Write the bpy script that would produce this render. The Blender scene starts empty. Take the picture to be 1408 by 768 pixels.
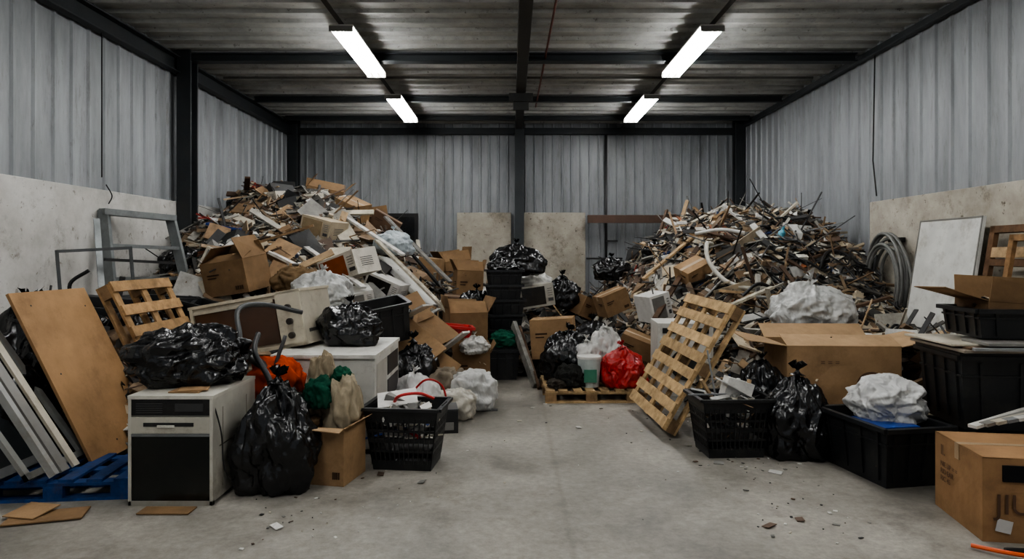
import bpy, math, random
from mathutils import Vector, Matrix, noise, Euler
R = random.Random(7)
def lin(c):
    return tuple(((x/255.0)/12.92 if x/255.0 <= 0.04045 else ((x/255.0+0.055)/1.055)**2.4) for x in c)

# ---------------------------------------------------------------- materials
def nd(nt, t, **kw):
    n = nt.nodes.new(t)
    for k, v in kw.items():
        try: setattr(n, k, v)
        except Exception: pass
    return n
def pm(name, rough=0.6, metal=0.0, vscale=4.0, vamt=0.35, bscale=20, bstr=0.2, bdist=0.01, grime=(60,52,42), gamt=0.35,
       spec=0.5, stretch=(1,1,1), ridged=False, trans=0.0, coat=0.0, crease=False, sss=0.0):
    m = bpy.data.materials.new(name); m.use_nodes = True
    nt = m.node_tree; b = nt.nodes['Principled BSDF']
    at = nd(nt, 'ShaderNodeAttribute', attribute_name='Col')
    tc = nd(nt, 'ShaderNodeTexCoord'); mp = nd(nt, 'ShaderNodeMapping'); mp.inputs['Scale'].default_value = stretch
    nt.links.new(tc.outputs['Object'], mp.inputs['Vector'])
    n1 = nd(nt, 'ShaderNodeTexNoise'); n1.inputs['Scale'].default_value = vscale; n1.inputs['Detail'].default_value = 6
    n1.inputs['Roughness'].default_value = 0.65
    nt.links.new(mp.outputs[0], n1.inputs['Vector'])
    r1 = nd(nt, 'ShaderNodeMapRange'); r1.inputs[1].default_value = 0.3; r1.inputs[2].default_value = 0.7
    r1.inputs[3].default_value = 1-vamt; r1.inputs[4].default_value = 1+vamt*0.4
    nt.links.new(n1.outputs['Fac'], r1.inputs[0])
    vm = nd(nt, 'ShaderNodeVectorMath', operation='SCALE')
    nt.links.new(at.outputs['Color'], vm.inputs[0]); nt.links.new(r1.outputs[0], vm.inputs['Scale'])
    n2 = nd(nt, 'ShaderNodeTexNoise'); n2.inputs['Scale'].default_value = vscale*0.7; n2.inputs['Detail'].default_value = 9
    n2.inputs['Roughness'].default_value = 0.78
    nt.links.new(tc.outputs['Object'], n2.inputs['Vector'])
    r2 = nd(nt, 'ShaderNodeMapRange'); r2.inputs[1].default_value = 0.5; r2.inputs[2].default_value = 0.68
    r2.inputs[3].default_value = 0; r2.inputs[4].default_value = gamt
    nt.links.new(n2.outputs['Fac'], r2.inputs[0])
    mx = nd(nt, 'ShaderNodeMix', data_type='RGBA')
    nt.links.new(r2.outputs[0], mx.inputs[0]); nt.links.new(vm.outputs[0], mx.inputs[6]); mx.inputs[7].default_value = (*lin(grime), 1)
    nt.links.new(mx.outputs[2], b.inputs['Base Color'])
    b.inputs['Roughness'].default_value = rough; b.inputs['Metallic'].default_value = metal
    b.inputs['Specular IOR Level'].default_value = spec
    b.inputs['Transmission Weight'].default_value = trans
    b.inputs['Coat Weight'].default_value = coat
    if bstr > 0:
        if crease:
            nw = nd(nt,'ShaderNodeTexNoise'); nw.inputs['Scale'].default_value=5; nw.inputs['Detail'].default_value=2
            nt.links.new(mp.outputs[0], nw.inputs['Vector'])
            vs_=nd(nt,'ShaderNodeVectorMath',operation='SCALE'); vs_.inputs['Scale'].default_value=0.16; nt.links.new(nw.outputs['Color'],vs_.inputs[0])
            va=nd(nt,'ShaderNodeVectorMath',operation='ADD'); nt.links.new(mp.outputs[0],va.inputs[0]); nt.links.new(vs_.outputs[0],va.inputs[1])
            n3=nd(nt,'ShaderNodeTexVoronoi'); n3.inputs['Scale'].default_value=bscale; nt.links.new(va.outputs[0],n3.inputs['Vector'])
            n5=nd(nt,'ShaderNodeTexVoronoi'); n5.inputs['Scale'].default_value=bscale*2.4; nt.links.new(va.outputs[0],n5.inputs['Vector'])
            ad=nd(nt,'ShaderNodeMath',operation='MULTIPLY_ADD'); ad.inputs[1].default_value=0.4
            nt.links.new(n5.outputs['Distance'],ad.inputs[0]); nt.links.new(n3.outputs['Distance'],ad.inputs[2]); out=ad.outputs[0]
        else:
            n3 = nd(nt, 'ShaderNodeTexNoise'); n3.inputs['Scale'].default_value = bscale; n3.inputs['Detail'].default_value = 5
            if ridged:
                n3.noise_type = 'RIDGED_MULTIFRACTAL'; n3.inputs['Distortion'].default_value = 0.5; n3.inputs['Detail'].default_value = 3
            nt.links.new(mp.outputs[0], n3.inputs['Vector']); out=n3.outputs['Fac']
        bp = nd(nt, 'ShaderNodeBump'); bp.inputs['Strength'].default_value = bstr; bp.inputs['Distance'].default_value = bdist
        nt.links.new(out, bp.inputs['Height']); nt.links.new(bp.outputs[0], b.inputs['Normal'])
    return m
M = {}
M['gen'] = pm('mixed_rubbish', rough=0.7, vscale=7, vamt=0.35, gamt=0.5)
M['card'] = pm('cardboard', rough=0.85, vscale=4, vamt=0.28, bscale=7, bstr=0.4, bdist=0.02, gamt=0.4, spec=0.2, grime=(88,72,54))
M['wood'] = pm('rough_wood', rough=0.8, vscale=9, vamt=0.5, bscale=30, bstr=0.3, spec=0.25, gamt=0.5, grime=(76,62,46))
M['ply'] = pm('plywood', rough=0.75, vscale=2.6, vamt=0.3, bscale=30, bstr=0.12, spec=0.25, gamt=0.6, grime=(98,76,54))
M['enamel'] = pm('dirty_enamel', rough=0.42, vscale=4, vamt=0.2, bscale=12, bstr=0.05, gamt=0.6, grime=(112,98,78))
M['steel'] = pm('grey_metal', rough=0.45, metal=0.5, vscale=5, vamt=0.3, bstr=0.1)
M['plastic'] = pm('plastic', rough=0.45, vscale=6, vamt=0.25, bstr=0.06, gamt=0.3, grime=(70,66,60))
M['bbag'] = pm('black_bin_liner', rough=0.25, vscale=3, vamt=0.2, bscale=9, bstr=0.6, bdist=0.03, crease=True, gamt=0.0, spec=0.55, stretch=(1,1,.5))
M['wbag'] = pm('white_plastic_film', rough=0.3, vscale=4, vamt=0.22, bscale=11, bstr=0.7, bdist=0.03, crease=True, gamt=0.15, spec=0.6, grime=(140,134,124), stretch=(1,1,.5), trans=0.18)
M['glass'] = pm('dark_glass', rough=0.18, vscale=3, vamt=0.3, bstr=0, gamt=0.35, grime=(64,58,48))
M['cloth'] = pm('cloth', rough=0.95, vscale=8, vamt=0.4, bscale=9, bstr=0.6, bdist=0.03, spec=0.1, gamt=0.3, ridged=True, stretch=(1,1,.4))

# ---------------------------------------------------------------- mesh builder
class MB:
    def __init__(s, mats=('gen',)):
        s.v=[]; s.f=[]; s.m=[]; s.c=[]; s.mats=list(mats)
    def mi(s, k):
        if k not in s.mats: s.mats.append(k)
        return s.mats.index(k)
    def faces(s, vs, fs, col, mat=None):
        o=len(s.v); i = s.mi(mat) if mat else 0
        s.v += [tuple(p) for p in vs]
        for f in fs:
            s.f.append([a+o for a in f]); s.m.append(i); s.c.append(col)
    def box(s, lo, hi, col, mat=None, X=None):
        x0,y0,z0=lo; x1,y1,z1=hi
        p=[Vector(q) for q in ((x0,y0,z0),(x1,y0,z0),(x1,y1,z0),(x0,y1,z0),(x0,y0,z1),(x1,y0,z1),(x1,y1,z1),(x0,y1,z1))]
        if X is not None: p=[X@q for q in p]
        s.faces(p, [(0,3,2,1),(4,5,6,7),(0,1,5,4),(1,2,6,5),(2,3,7,6),(3,0,4,7)], col, mat)
    def cbox(s, size, X, col, mat=None):
        a,b,c=[q/2 for q in size]
        s.box((-a,-b,-c),(a,b,c),col,mat,X)
    def beam(s, p0, p1, w, h, col, mat=None, up=(0,0,1)):
        p0=Vector(p0); p1=Vector(p1); d=p1-p0; L=d.length
        if L<1e-5: return
        d.normalize(); u=Vector(up)
        if abs(d.dot(u))>0.98: u=Vector((1,0,0))
        y=u.cross(d).normalized(); z=d.cross(y)
        X=Matrix((( d.x,y.x,z.x,(p0.x+p1.x)/2),(d.y,y.y,z.y,(p0.y+p1.y)/2),(d.z,y.z,z.z,(p0.z+p1.z)/2),(0,0,0,1)))
        s.cbox((L,w,h),X,col,mat)
    def tube(s, pts, r, col, mat=None, n=8):
        pts=[Vector(p) for p in pts]; vs=[]; N=len(pts); prev=None
        for i,p in enumerate(pts):
            d=(pts[min(i+1,N-1)]-pts[max(i-1,0)]).normalized()
            a = prev if prev is not None else (Vector((0,0,1)) if abs(d.z)<0.9 else Vector((1,0,0)))
            x=(a-d*a.dot(d)).normalized(); y=d.cross(x); prev=x
            rr = r[i] if isinstance(r,(list,tuple)) else r
            for k in range(n):
                t=2*math.pi*k/n; vs.append(p+x*math.cos(t)*rr+y*math.sin(t)*rr)
        fs=[]
        for i in range(N-1):
            for k in range(n):
                fs.append((i*n+k,i*n+(k+1)%n,(i+1)*n+(k+1)%n,(i+1)*n+k))
        fs.append(tuple(range(n))[::-1]); fs.append(tuple((N-1)*n+k for k in range(n)))
        s.faces(vs,fs,col,mat)
    def build(s, name, loc=(0,0,0), rot=(0,0,0), bevel=0, smooth=False, axes=None):
        me=bpy.data.meshes.new(name); me.from_pydata(s.v,[],s.f)
        for k in s.mats: me.materials.append(M[k] if isinstance(k,str) else k)
        me.polygons.foreach_set('material_index', s.m)
        ca=me.color_attributes.new('Col','FLOAT_COLOR','CORNER'); buf=[]
        for f,c in zip(s.f,s.c): buf += [c[0],c[1],c[2],1.0]*len(f)
        ca.data.foreach_set('color', buf)
        if smooth: me.polygons.foreach_set('use_smooth',[True]*len(s.f))
        me.update()
        o=bpy.data.objects.new(name,me); bpy.context.scene.collection.objects.link(o)
        if axes:
            O,X,Y=[Vector(q) for q in axes]; X.normalize(); Z=X.cross(Y).normalized(); Y=Z.cross(X)
            o.matrix_world=Matrix(((X.x,Y.x,Z.x,O.x),(X.y,Y.y,Z.y,O.y),(X.z,Y.z,Z.z,O.z),(0,0,0,1)))
        else:
            o.location=loc; o.rotation_euler=[math.radians(a) for a in rot]
        if bevel:
            b=o.modifiers.new('bevel','BEVEL'); b.width=bevel; b.segments=2; b.limit_method='ANGLE'
        return o
def smooth_pts(pts, n=6):
    P=[Vector(p) for p in pts]; out=[]
    P=[P[0]*2-P[1]]+P+[P[-1]*2-P[-2]]
    for i in range(1,len(P)-2):
        for k in range(n):
            t=k/n; a,b,c,d=P[i-1],P[i],P[i+1],P[i+2]
            out.append(0.5*((2*b)+(c-a)*t+(2*a-5*b+4*c-d)*t*t+(3*b-a-3*c+d)*t**3))
    out.append(P[-2]); return out

# colours
BLK=lin((20,20,21)); BLK2=lin((34,34,34)); KR=lin((154,125,93)); KR2=lin((130,104,76)); KR3=lin((172,143,110))
WH=lin((208,206,200)); CRM=lin((190,182,164)); PAL=lin((178,150,114)); PAL2=lin((138,112,83)); GRY=lin((120,118,113)); DG=lin((60,60,60))
RED=lin((180,30,28)); BLU=lin((30,66,140)); ORG=lin((206,84,30)); GRN=lin((30,96,72)); BRN=lin((88,68,53)); STL=lin((130,132,132))
def jit(c,a=0.15):
    k=1+R.uniform(-a,a); return tuple(min(1,x*k) for x in c)

# ---------------------------------------------------------------- room
XL,XR,YB,YF,H=-4.87,5.06,15.0,-2.0,4.52
def shell_mat(name, base, alt, streak=True, rough=0.5, metal=0.35, rust=0.25, sc=1.6, dirt=(62,54,44), d0=0.54, d1=0.66, specks=1.0):
    m=bpy.data.materials.new(name); m.use_nodes=True; nt=m.node_tree; b=nt.nodes['Principled BSDF']
    tc=nd(nt,'ShaderNodeTexCoord'); mp=nd(nt,'ShaderNodeMapping'); mp.inputs['Scale'].default_value=(1.6,1.6,0.3) if streak else (1,1,1)
    nt.links.new(tc.outputs['Object'],mp.inputs[0])
    n=nd(nt,'ShaderNodeTexNoise'); n.inputs['Scale'].default_value=sc; n.inputs['Detail'].default_value=8; n.inputs['Roughness'].default_value=0.7
    nt.links.new(mp.outputs[0],n.inputs['Vector'])
    cr=nd(nt,'ShaderNodeValToRGB'); cr.color_ramp.elements[0].position=0.32; cr.color_ramp.elements[1].position=0.68
    cr.color_ramp.elements[0].color=(*alt,1); cr.color_ramp.elements[1].color=(*base,1)
    nt.links.new(n.outputs['Fac'],cr.inputs[0])
    n2=nd(nt,'ShaderNodeTexNoise'); n2.inputs['Scale'].default_value=2.6; n2.inputs['Detail'].default_value=12; n2.inputs['Roughness'].default_value=0.82
    nt.links.new(mp.outputs[0],n2.inputs['Vector'])
    r=nd(nt,'ShaderNodeMapRange'); r.inputs[1].default_value=d0; r.inputs[2].default_value=d1; r.inputs[4].default_value=rust
    nt.links.new(n2.outputs['Fac'],r.inputs[0])
    mx=nd(nt,'ShaderNodeMix',data_type='RGBA'); nt.links.new(r.outputs[0],mx.inputs[0]); nt.links.new(cr.outputs[0],mx.inputs[6])
    mx.inputs[7].default_value=(*lin(dirt),1)
    n4=nd(nt,'ShaderNodeTexNoise'); n4.inputs['Scale'].default_value=11; n4.inputs['Detail'].default_value=7; n4.inputs['Roughness'].default_value=0.7
    nt.links.new((mp if streak else tc).outputs[0 if streak else 'Object'],n4.inputs['Vector'])
    r4=nd(nt,'ShaderNodeMapRange'); r4.inputs[1].default_value=0.61; r4.inputs[2].default_value=0.66; r4.inputs[4].default_value=min(1,rust*1.3*specks)
    nt.links.new(n4.outputs['Fac'],r4.inputs[0])
    mx2=nd(nt,'ShaderNodeMix',data_type='RGBA'); nt.links.new(r4.outputs[0],mx2.inputs[0]); nt.links.new(mx.outputs[2],mx2.inputs[6]); mx2.inputs[7].default_value=(*lin(dirt),1)
    nt.links.new(mx2.outputs[2],b.inputs['Base Color'])
    b.inputs['Roughness'].default_value=rough; b.inputs['Metallic'].default_value=metal
    bp=nd(nt,'ShaderNodeBump'); bp.inputs['Strength'].default_value=0.15; bp.inputs['Distance'].default_value=0.02
    nt.links.new(n2.outputs['Fac'],bp.inputs['Height']); nt.links.new(bp.outputs[0],b.inputs['Normal'])
    return m
M['wallm']=shell_mat('corrugated_wall_paint',lin((152,155,157)),lin((114,116,118)),metal=0.15,rust=0.45,dirt=(72,66,60),specks=.5)
M['ceilm']=shell_mat('ceiling_sheet',lin((176,176,171)),lin((134,134,130)),streak=False,metal=0.0,rough=.5,rust=0.5,dirt=(72,68,62))
M['conc']=shell_mat('whitewashed_block',lin((206,204,199)),lin((166,163,156)),streak=False,metal=0,rough=0.85,rust=0.6,dirt=(116,109,98))
M['concr']=shell_mat('beige_block',lin((180,174,161)),lin((140,133,120)),streak=False,metal=0,rough=0.85,rust=0.75,dirt=(88,79,68),sc=2.5)
M['beam']=pm('painted_steel_beam',rough=0.5,metal=0.2,vscale=3,vamt=0.3)

def corrugated(name, length, height, pitch, depth, matk, origin, udir, vdir, ndir):
    prof=[]; u=0
    while u<length:
        a=pitch
        for du,dd in ((0,0),(a*0.74,0),(a*0.80,1),(a*0.92,1),(a*0.98,0)):
            if u+du<length: prof.append((u+du,dd*depth))
        u+=a
    prof.append((length,0))
    O,U,V,N=[Vector(q) for q in (origin,udir,vdir,ndir)]
    mb=MB((matk,)); vs=[];fs=[]
    for (uu,dd) in prof:
        vs.append(O+U*uu+N*dd); vs.append(O+U*uu+N*dd+V*height)
    for i in range(len(prof)-1): fs.append((2*i,2*i+2,2*i+3,2*i+1))
    mb.faces(vs,fs,(1,1,1)); 
    return mb.build(name)
corrugated('wall_back', XR-XL, H, 0.20, 0.035,'wallm',(XL,YB,0),(1,0,0),(0,0,1),(0,-1,0))
corrugated('wall_left', YB-YF, H, 0.30, 0.026,'wallm',(XL,YF,0),(0,1,0),(0,0,1),(1,0,0))
corrugated('wall_right', YB-YF, H, 0.30, 0.026,'wallm',(XR,YF,0),(0,1,0),(0,0,1),(-1,0,0))
corrugated('ceiling', YB-YF, XR-XL, 0.34, 0.045,'ceilm',(XL,YF,H),(0,1,0),(1,0,0),(0,0,-1))

# floor
mf=bpy.data.materials.new('concrete_floor'); mf.use_nodes=True; nt=mf.node_tree; b=nt.nodes['Principled BSDF']
tc=nd(nt,'ShaderNodeTexCoord')
def nz(scale,det,rough,dist=0):
    n=nd(nt,'ShaderNodeTexNoise'); n.inputs['Scale'].default_value=scale; n.inputs['Detail'].default_value=det; n.inputs['Roughness'].default_value=rough; n.inputs['Distortion'].default_value=dist
    nt.links.new(tc.outputs['Object'],n.inputs['Vector']); return n
a=nz(0.8,10,0.72,0.3); cr=nd(nt,'ShaderNodeValToRGB')
cr.color_ramp.elements[0].position=0.36; cr.color_ramp.elements[0].color=(*lin((100,96,89)),1)
cr.color_ramp.elements[1].position=0.64; cr.color_ramp.elements[1].color=(*lin((154,149,140)),1)
nt.links.new(a.outputs['Fac'],cr.inputs[0])
c2=nz(18,12,0.8); r2=nd(nt,'ShaderNodeMapRange'); r2.inputs[1].default_value=0.38; r2.inputs[2].default_value=0.62; r2.inputs[3].default_value=0.78; r2.inputs[4].default_value=1.16
nt.links.new(c2.outputs['Fac'],r2.inputs[0]); vm=nd(nt,'ShaderNodeVectorMath',operation='SCALE'); nt.links.new(cr.outputs[0],vm.inputs[0]); nt.links.new(r2.outputs[0],vm.inputs['Scale'])
c3=nz(3.0,14,0.86); r3=nd(nt,'ShaderNodeMapRange'); r3.inputs[1].default_value=0.52; r3.inputs[2].default_value=0.66; r3.inputs[4].default_value=0.55
nt.links.new(c3.outputs['Fac'],r3.inputs[0]); mx=nd(nt,'ShaderNodeMix',data_type='RGBA'); nt.links.new(r3.outputs[0],mx.inputs[0]); nt.links.new(vm.outputs[0],mx.inputs[6]); mx.inputs[7].default_value=(*lin((82,77,70)),1)
sx=nd(nt,'ShaderNodeSeparateXYZ'); nt.links.new(tc.outputs['Object'],sx.inputs[0])
def mth(op,a_,b_=None):
    n=nd(nt,'ShaderNodeMath',operation=op)
    for i,q in enumerate((a_,b_)):
        if q is None: continue
        if isinstance(q,(int,float)): n.inputs[i].default_value=q
        else: nt.links.new(q,n.inputs[i])
    return n.outputs[0]
jx=mth('ABSOLUTE',mth('SUBTRACT',sx.outputs[0],0.33)); jm=nd(nt,'ShaderNodeMapRange'); jm.inputs[1].default_value=0.004; jm.inputs[2].default_value=0.03; jm.inputs[3].default_value=0.4; jm.inputs[4].default_value=0.0; nt.links.new(jx,jm.inputs[0])
mx3=nd(nt,'ShaderNodeMix',data_type='RGBA'); nt.links.new(mth('MULTIPLY',jm.outputs[0],c3.outputs['Fac']),mx3.inputs[0]); nt.links.new(mx.outputs[2],mx3.inputs[6]); mx3.inputs[7].default_value=(*lin((60,56,50)),1)
nt.links.new(mx3.outputs[2],b.inputs['Base Color'])
rr=nd(nt,'ShaderNodeMapRange'); rr.inputs[1].default_value=.3; rr.inputs[2].default_value=.7; rr.inputs[3].default_value=0.38; rr.inputs[4].default_value=0.72; nt.links.new(a.outputs['Fac'],rr.inputs[0]); nt.links.new(rr.outputs[0],b.inputs['Roughness'])
bp=nd(nt,'ShaderNodeBump'); bp.inputs['Strength'].default_value=0.2; bp.inputs['Distance'].default_value=0.01; nt.links.new(c2.outputs['Fac'],bp.inputs['Height']); nt.links.new(bp.outputs[0],b.inputs['Normal'])
M['floor']=mf
mb=MB(('floor',)); mb.box((XL,YF,-0.1),(XR,YB,0),(1,1,1)); mb.build('floor')

mb=MB(('conc',)); mb.box((XL+0.0,YF,0),(XL+0.09,12.4,2.36),(1,1,1)); mb.build('lower_wall_left',bevel=0.01)  # whitewashed lower part of the left wall
mb=MB(('concr',)); mb.box((XR-0.09,YF,0),(XR,9.5,2.33),(1,1,1)); mb.build('lower_wall_right',bevel=0.01)  # beige lower part of the right wall
mb=MB(('concr',)); mb.box((-1.2,YB-0.1,0),(-0.02,YB-0.04,2.52),(1,1,1)); mb.box((0.24,YB-0.1,0),(1.6,YB-0.04,2.52),(1,1,1)); mb.build('back_wall_panels',bevel=0.01)  # pale panels standing against the back wall
BM=lin((44,48,50))
def beamobj(name, boxes, col=BM, mat='beam'):
    mb=MB((mat,)); 
    for lo,hi in boxes: mb.box(lo,hi,col)
    return mb.build(name,bevel=0.006)
def ibeam_col(x,y,w,d):
    t=0.025
    return [((x-w/2,y-d/2,0),(x+w/2,y-d/2+t,H)),((x-w/2,y+d/2-t,0),(x+w/2,y+d/2,H)),((x-t/2,y-d/2+t,0),(x+t/2,y+d/2-t,H))]
beamobj('steel_column',[((XL+0.1,9.72,0),(XL+0.3,9.75,H)),((XL+0.1,9.93,0),(XL+0.3,9.96,H)),((XL+0.19,9.75,0),(XL+0.22,9.93,H))])
beamobj('steel_column',[((XL+0.05,14.7,0),(XL+0.25,14.73,H)),((XL+0.14,14.73,0),(XL+0.17,14.94,H)),((XL+0.05,14.9,0),(XL+0.25,14.94,H))])
beamobj('steel_column',[((XR-0.25,14.7,0),(XR-0.05,14.73,H)),((XR-0.17,14.73,0),(XR-0.14,14.94,H)),((XR-0.25,14.9,0),(XR-0.05,14.94,H))])
beamobj('steel_column',ibeam_col(0.16,14.82,0.2,0.2))
beamobj('eave_beam',[((XL+0.04,YF,4.2),(XL+0.07,YB,4.4)),((XL+0.04,YF,4.4),(XL+0.16,YB,4.42)),((XL+0.04,YF,4.18),(XL+0.16,YB,4.2))])
beamobj('eave_beam',[((XR-0.07,YF,4.36),(XR-0.04,YB,4.46)),((XR-0.12,YF,4.34),(XR-0.04,YB,4.36))])
for y,d,w in ((4.6,0.12,0.14),(9.82,0.12,0.16),(12.5,0.09,0.10),(14.2,0.09,0.1)):
    beamobj('roof_beam',[((XL+0.17,y-w/2,H-0.035-0.02),(XR-0.13,y+w/2,H-0.036)),((XL+0.17,y-w/2,H-0.04-d),(XR-0.13,y+w/2,H-0.02-d)),((XL+0.17,y-0.012,H-0.03-d),(XR-0.13,y+0.012,H-0.05))])
beamobj('roof_beam',[((XL+0.1,14.86,4.22),(XR-0.1,14.93,4.36))])
beamobj('ridge_beam',[((0.07,YF,H-0.22),(0.23,14.7,H-0.19)),((0.14,YF,H-0.19),(0.16,14.7,H-0.05)),((0.07,YF,H-0.06),(0.23,14.7,H-0.046))],lin((56,54,50)))
beamobj('beam_bracket',[((-0.05,11.4,H-0.36),(0.35,11.5,H-0.22)),((0.02,11.42,H-0.5),(0.28,11.48,H-0.36))],lin((50,50,48)))
beamobj('wall_rail',[((1.62,14.6,2.28),(4.2,14.7,2.45))],lin((84,62,50)),'beam')
mb=MB(('steel',)); c=lin((70,70,70))
mb.tube([(2.05,14.9,4.2),(2.05,14.9,1.0)],0.028,c); mb.tube([(1.62,14.88,1.52),(2.4,14.88,1.52)],0.02,c); mb.tube([(2.05,14.88,1.9),(2.3,14.88,1.9)],0.02,c)
mb.build('wall_conduit',smooth=True)
mb=MB(('steel',)); mb.tube([(XL+0.1,7.95,4.18),(XL+0.1,7.95,2.5)],0.008,BLK); mb.tube(smooth_pts([(XL+0.12,8.0,2.42),(XL+0.13,8.1,2.3),(XL+0.12,8.05,2.2)]),0.007,BLK); mb.build('wall_cable')
mb=MB(('steel',)); mb.tube([(XR-0.07,9.4,4.35),(XR-0.07,9.45,2.9),(XR-0.1,9.3,2.4)],0.01,BLK); mb.build('wall_cable')
mb=MB(('steel',)); mb.tube([(-4.6,10.9,4.42),(4.8,10.9,4.42)],0.02,lin((90,88,84)))
mb.tube([(0.5,6,4.41),(0.45,13,4.41)],0.014,lin((110,50,30)))
mb.build('ceiling_conduit')
mb=MB(('beam','glass')); mb.box((-2.85,14.86,1.3),(-2.05,14.95,2.5),BLK); mb.box((-2.78,14.84,1.4),(-2.12,14.87,2.42),lin((30,32,34)),'glass'); mb.box((-2.85,14.82,1.86),(-2.05,14.86,1.92),BLK); mb.build('dark_door_rack')  # black door/rack set against the back wall

# lights
em=bpy.data.materials.new('fluorescent_glow'); em.use_nodes=True; nt=em.node_tree; b=nt.nodes['Principled BSDF']
b.inputs['Emission Color'].default_value=(0.985,0.995,1.0,1); b.inputs['Emission Strength'].default_value=47; b.inputs['Base Color'].default_value=(0.9,0.9,0.9,1)
M['em']=em
for X in (-2.02,2.37):
    mb=MB(('beam',)); mb.box((X-0.03,YF,4.325),(X+0.03,14.8,4.335),lin((40,38,36))); mb.build('light_track')
    for y0,L in ((0.6,2.0),(4.0,2.0),(8.1,2.05),(11.6,2.0)):
        mb=MB(('enamel',))
        mb.box((X-0.14,y0-0.02,4.30),(X+0.14,y0+L+0.02,4.322),WH)
        mb.box((X-0.14,y0-0.04,4.235),(X+0.14,y0-0.02,4.30),GRY); mb.box((X-0.14,y0+L+0.02,4.235),(X+0.14,y0+L+0.04,4.30),GRY)
        for dx in (-0.1,0,0.1): mb.tube([(X+dx,y0,4.262),(X+dx,y0+L,4.262)],0.024,WH,'em',8)
        mb.build('fluorescent_light')

# ---------------------------------------------------------------- debris
PALETTE=[(lin((182,168,144)),13),(lin((150,128,102)),14),(lin((120,98,74)),13),(lin((204,200,188)),9),(lin((90,72,58)),11),(lin((30,29,28)),16),(lin((66,63,58)),11),(lin((112,108,100)),8),
 (lin((160,156,146)),7),(lin((36,56,100)),0.5),(lin((140,40,30)),0.5),(lin((40,90,76)),0.4),(lin((150,90,58)),0.6)]
def pick(pal=PALETTE):
    t=sum(w for _,w in pal); r=R.uniform(0,t)
    for c,w in pal:
        r-=w
        if r<=0: return jit(c,0.3)
    return pal[0][0]
def frame3(p,x,n):
    y=n.cross(x).normalized(); z=x.cross(y)
    return Matrix(((x.x,y.x,z.x,p.x),(x.y,y.y,z.y,p.y),(x.z,y.z,z.z,p.z),(0,0,0,1)))
def piece(mb, p, nrm, scale=1.0, jitter=0.32, pal=PALETTE, slat=.34):
    d=Vector((R.gauss(0,1),R.gauss(0,1),R.gauss(0,0.5))); d=(d-nrm*d.dot(nrm)).normalized()
    n=(nrm+Vector((R.gauss(0,jitter),R.gauss(0,jitter),R.gauss(0,jitter)))).normalized()
    x=(d+n*R.gauss(0,jitter*0.6)).normalized(); X=frame3(p,x,n)
    t=R.random(); s=scale; col=pick(pal)
    if t<slat: mb.cbox((R.uniform(.2,.8)*s,R.uniform(.02,.07)*s,R.uniform(.008,.03)*s),X,col)
    elif t<0.66: mb.cbox((R.uniform(.07,.26)*s,R.uniform(.05,.16)*s,R.uniform(.004,.02)*s),X,col)
    elif t<0.78: mb.cbox((R.uniform(.3,1.1)*s,R.uniform(.010,.024)*s,R.uniform(.010,.02)*s),X,jit(R.choice([BLK2,GRY,BRN,DG,PAL2]),.3))
    elif t<0.87: mb.cbox((R.uniform(.07,.2)*s,R.uniform(.06,.16)*s,R.uniform(.04,.12)*s),X,col)
    elif t<0.93: mb.cbox((R.uniform(.25,.48)*s,R.uniform(.15,.34)*s,R.uniform(.006,.02)*s),X,col)
    else:
        g=3; w=R.uniform(.06,.18)*s; vs=[];fs=[]
        for i in range(g+1):
            for j in range(g+1): vs.append(X@Vector(((i/g-.5)*w*2+R.gauss(0,w*.12),(j/g-.5)*w*1.5+R.gauss(0,w*.12),R.gauss(0,w*.3))))
        for i in range(g):
            for j in range(g): fs.append((i*(g+1)+j,(i+1)*(g+1)+j,(i+1)*(g+1)+j+1,i*(g+1)+j+1))
        mb.faces(vs,fs,jit(R.choice([WH,WH,CRM,GRY,BLK2]),.2))
def midpiece(mb,p,nrm,sc,plank=.4):
    d=Vector((R.gauss(0,1),R.gauss(0,.6),R.gauss(0,0.4))); d=(d-nrm*d.dot(nrm)).normalized()
    n=(nrm+Vector((R.gauss(0,.3),R.gauss(0,.3)-.25,R.gauss(0,.3)))).normalized(); x=(d+n*R.gauss(0,.25)).normalized()
    y=n.cross(x).normalized(); x=y.cross(n)
    X=frame3(p,x,n); t=R.random()
    if t<plank: mb.cbox((R.uniform(.5,1.25)*sc,R.uniform(.04,.11),R.uniform(.012,.035)),X,jit(R.choice([PAL2,CRM,BRN,WH,PAL,BRN,DG]),.25))
    elif t<plank+.22: mb.cbox((R.uniform(.3,.6)*sc,R.uniform(.2,.42)*sc,.012),X,jit(R.choice([KR,KR2,CRM,GRY,BRN,KR2]),.2))
    elif t<.9:
        a,b_,c_=R.uniform(.2,.42)*sc,R.uniform(.18,.34)*sc,R.uniform(.12,.26)*sc; col=jit(R.choice([KR2,CRM,WH,BLK2,DG,GRY,KR,KR2]),.2)
        mb.cbox((a,b_,c_),X,col)
        mb.cbox((a*.7,b_*1.01,c_*.6),X,jit(R.choice([BLK2,DG,col,col]),.1))
    else:
        q=[X@Vector(v) for v in ((-.3*sc,-.2*sc,0),(0,-.22*sc,.1*sc),(.3*sc,-.15*sc,-.02),(-.28*sc,.2*sc,.02),(.02,.2*sc,.13*sc),(.32*sc,.22*sc,.03))]
        mb.faces(q,[(0,1,4,3),(1,2,5,4)],jit(R.choice([KR,WH,CRM,GRY,BLK2]),.2))
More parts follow.
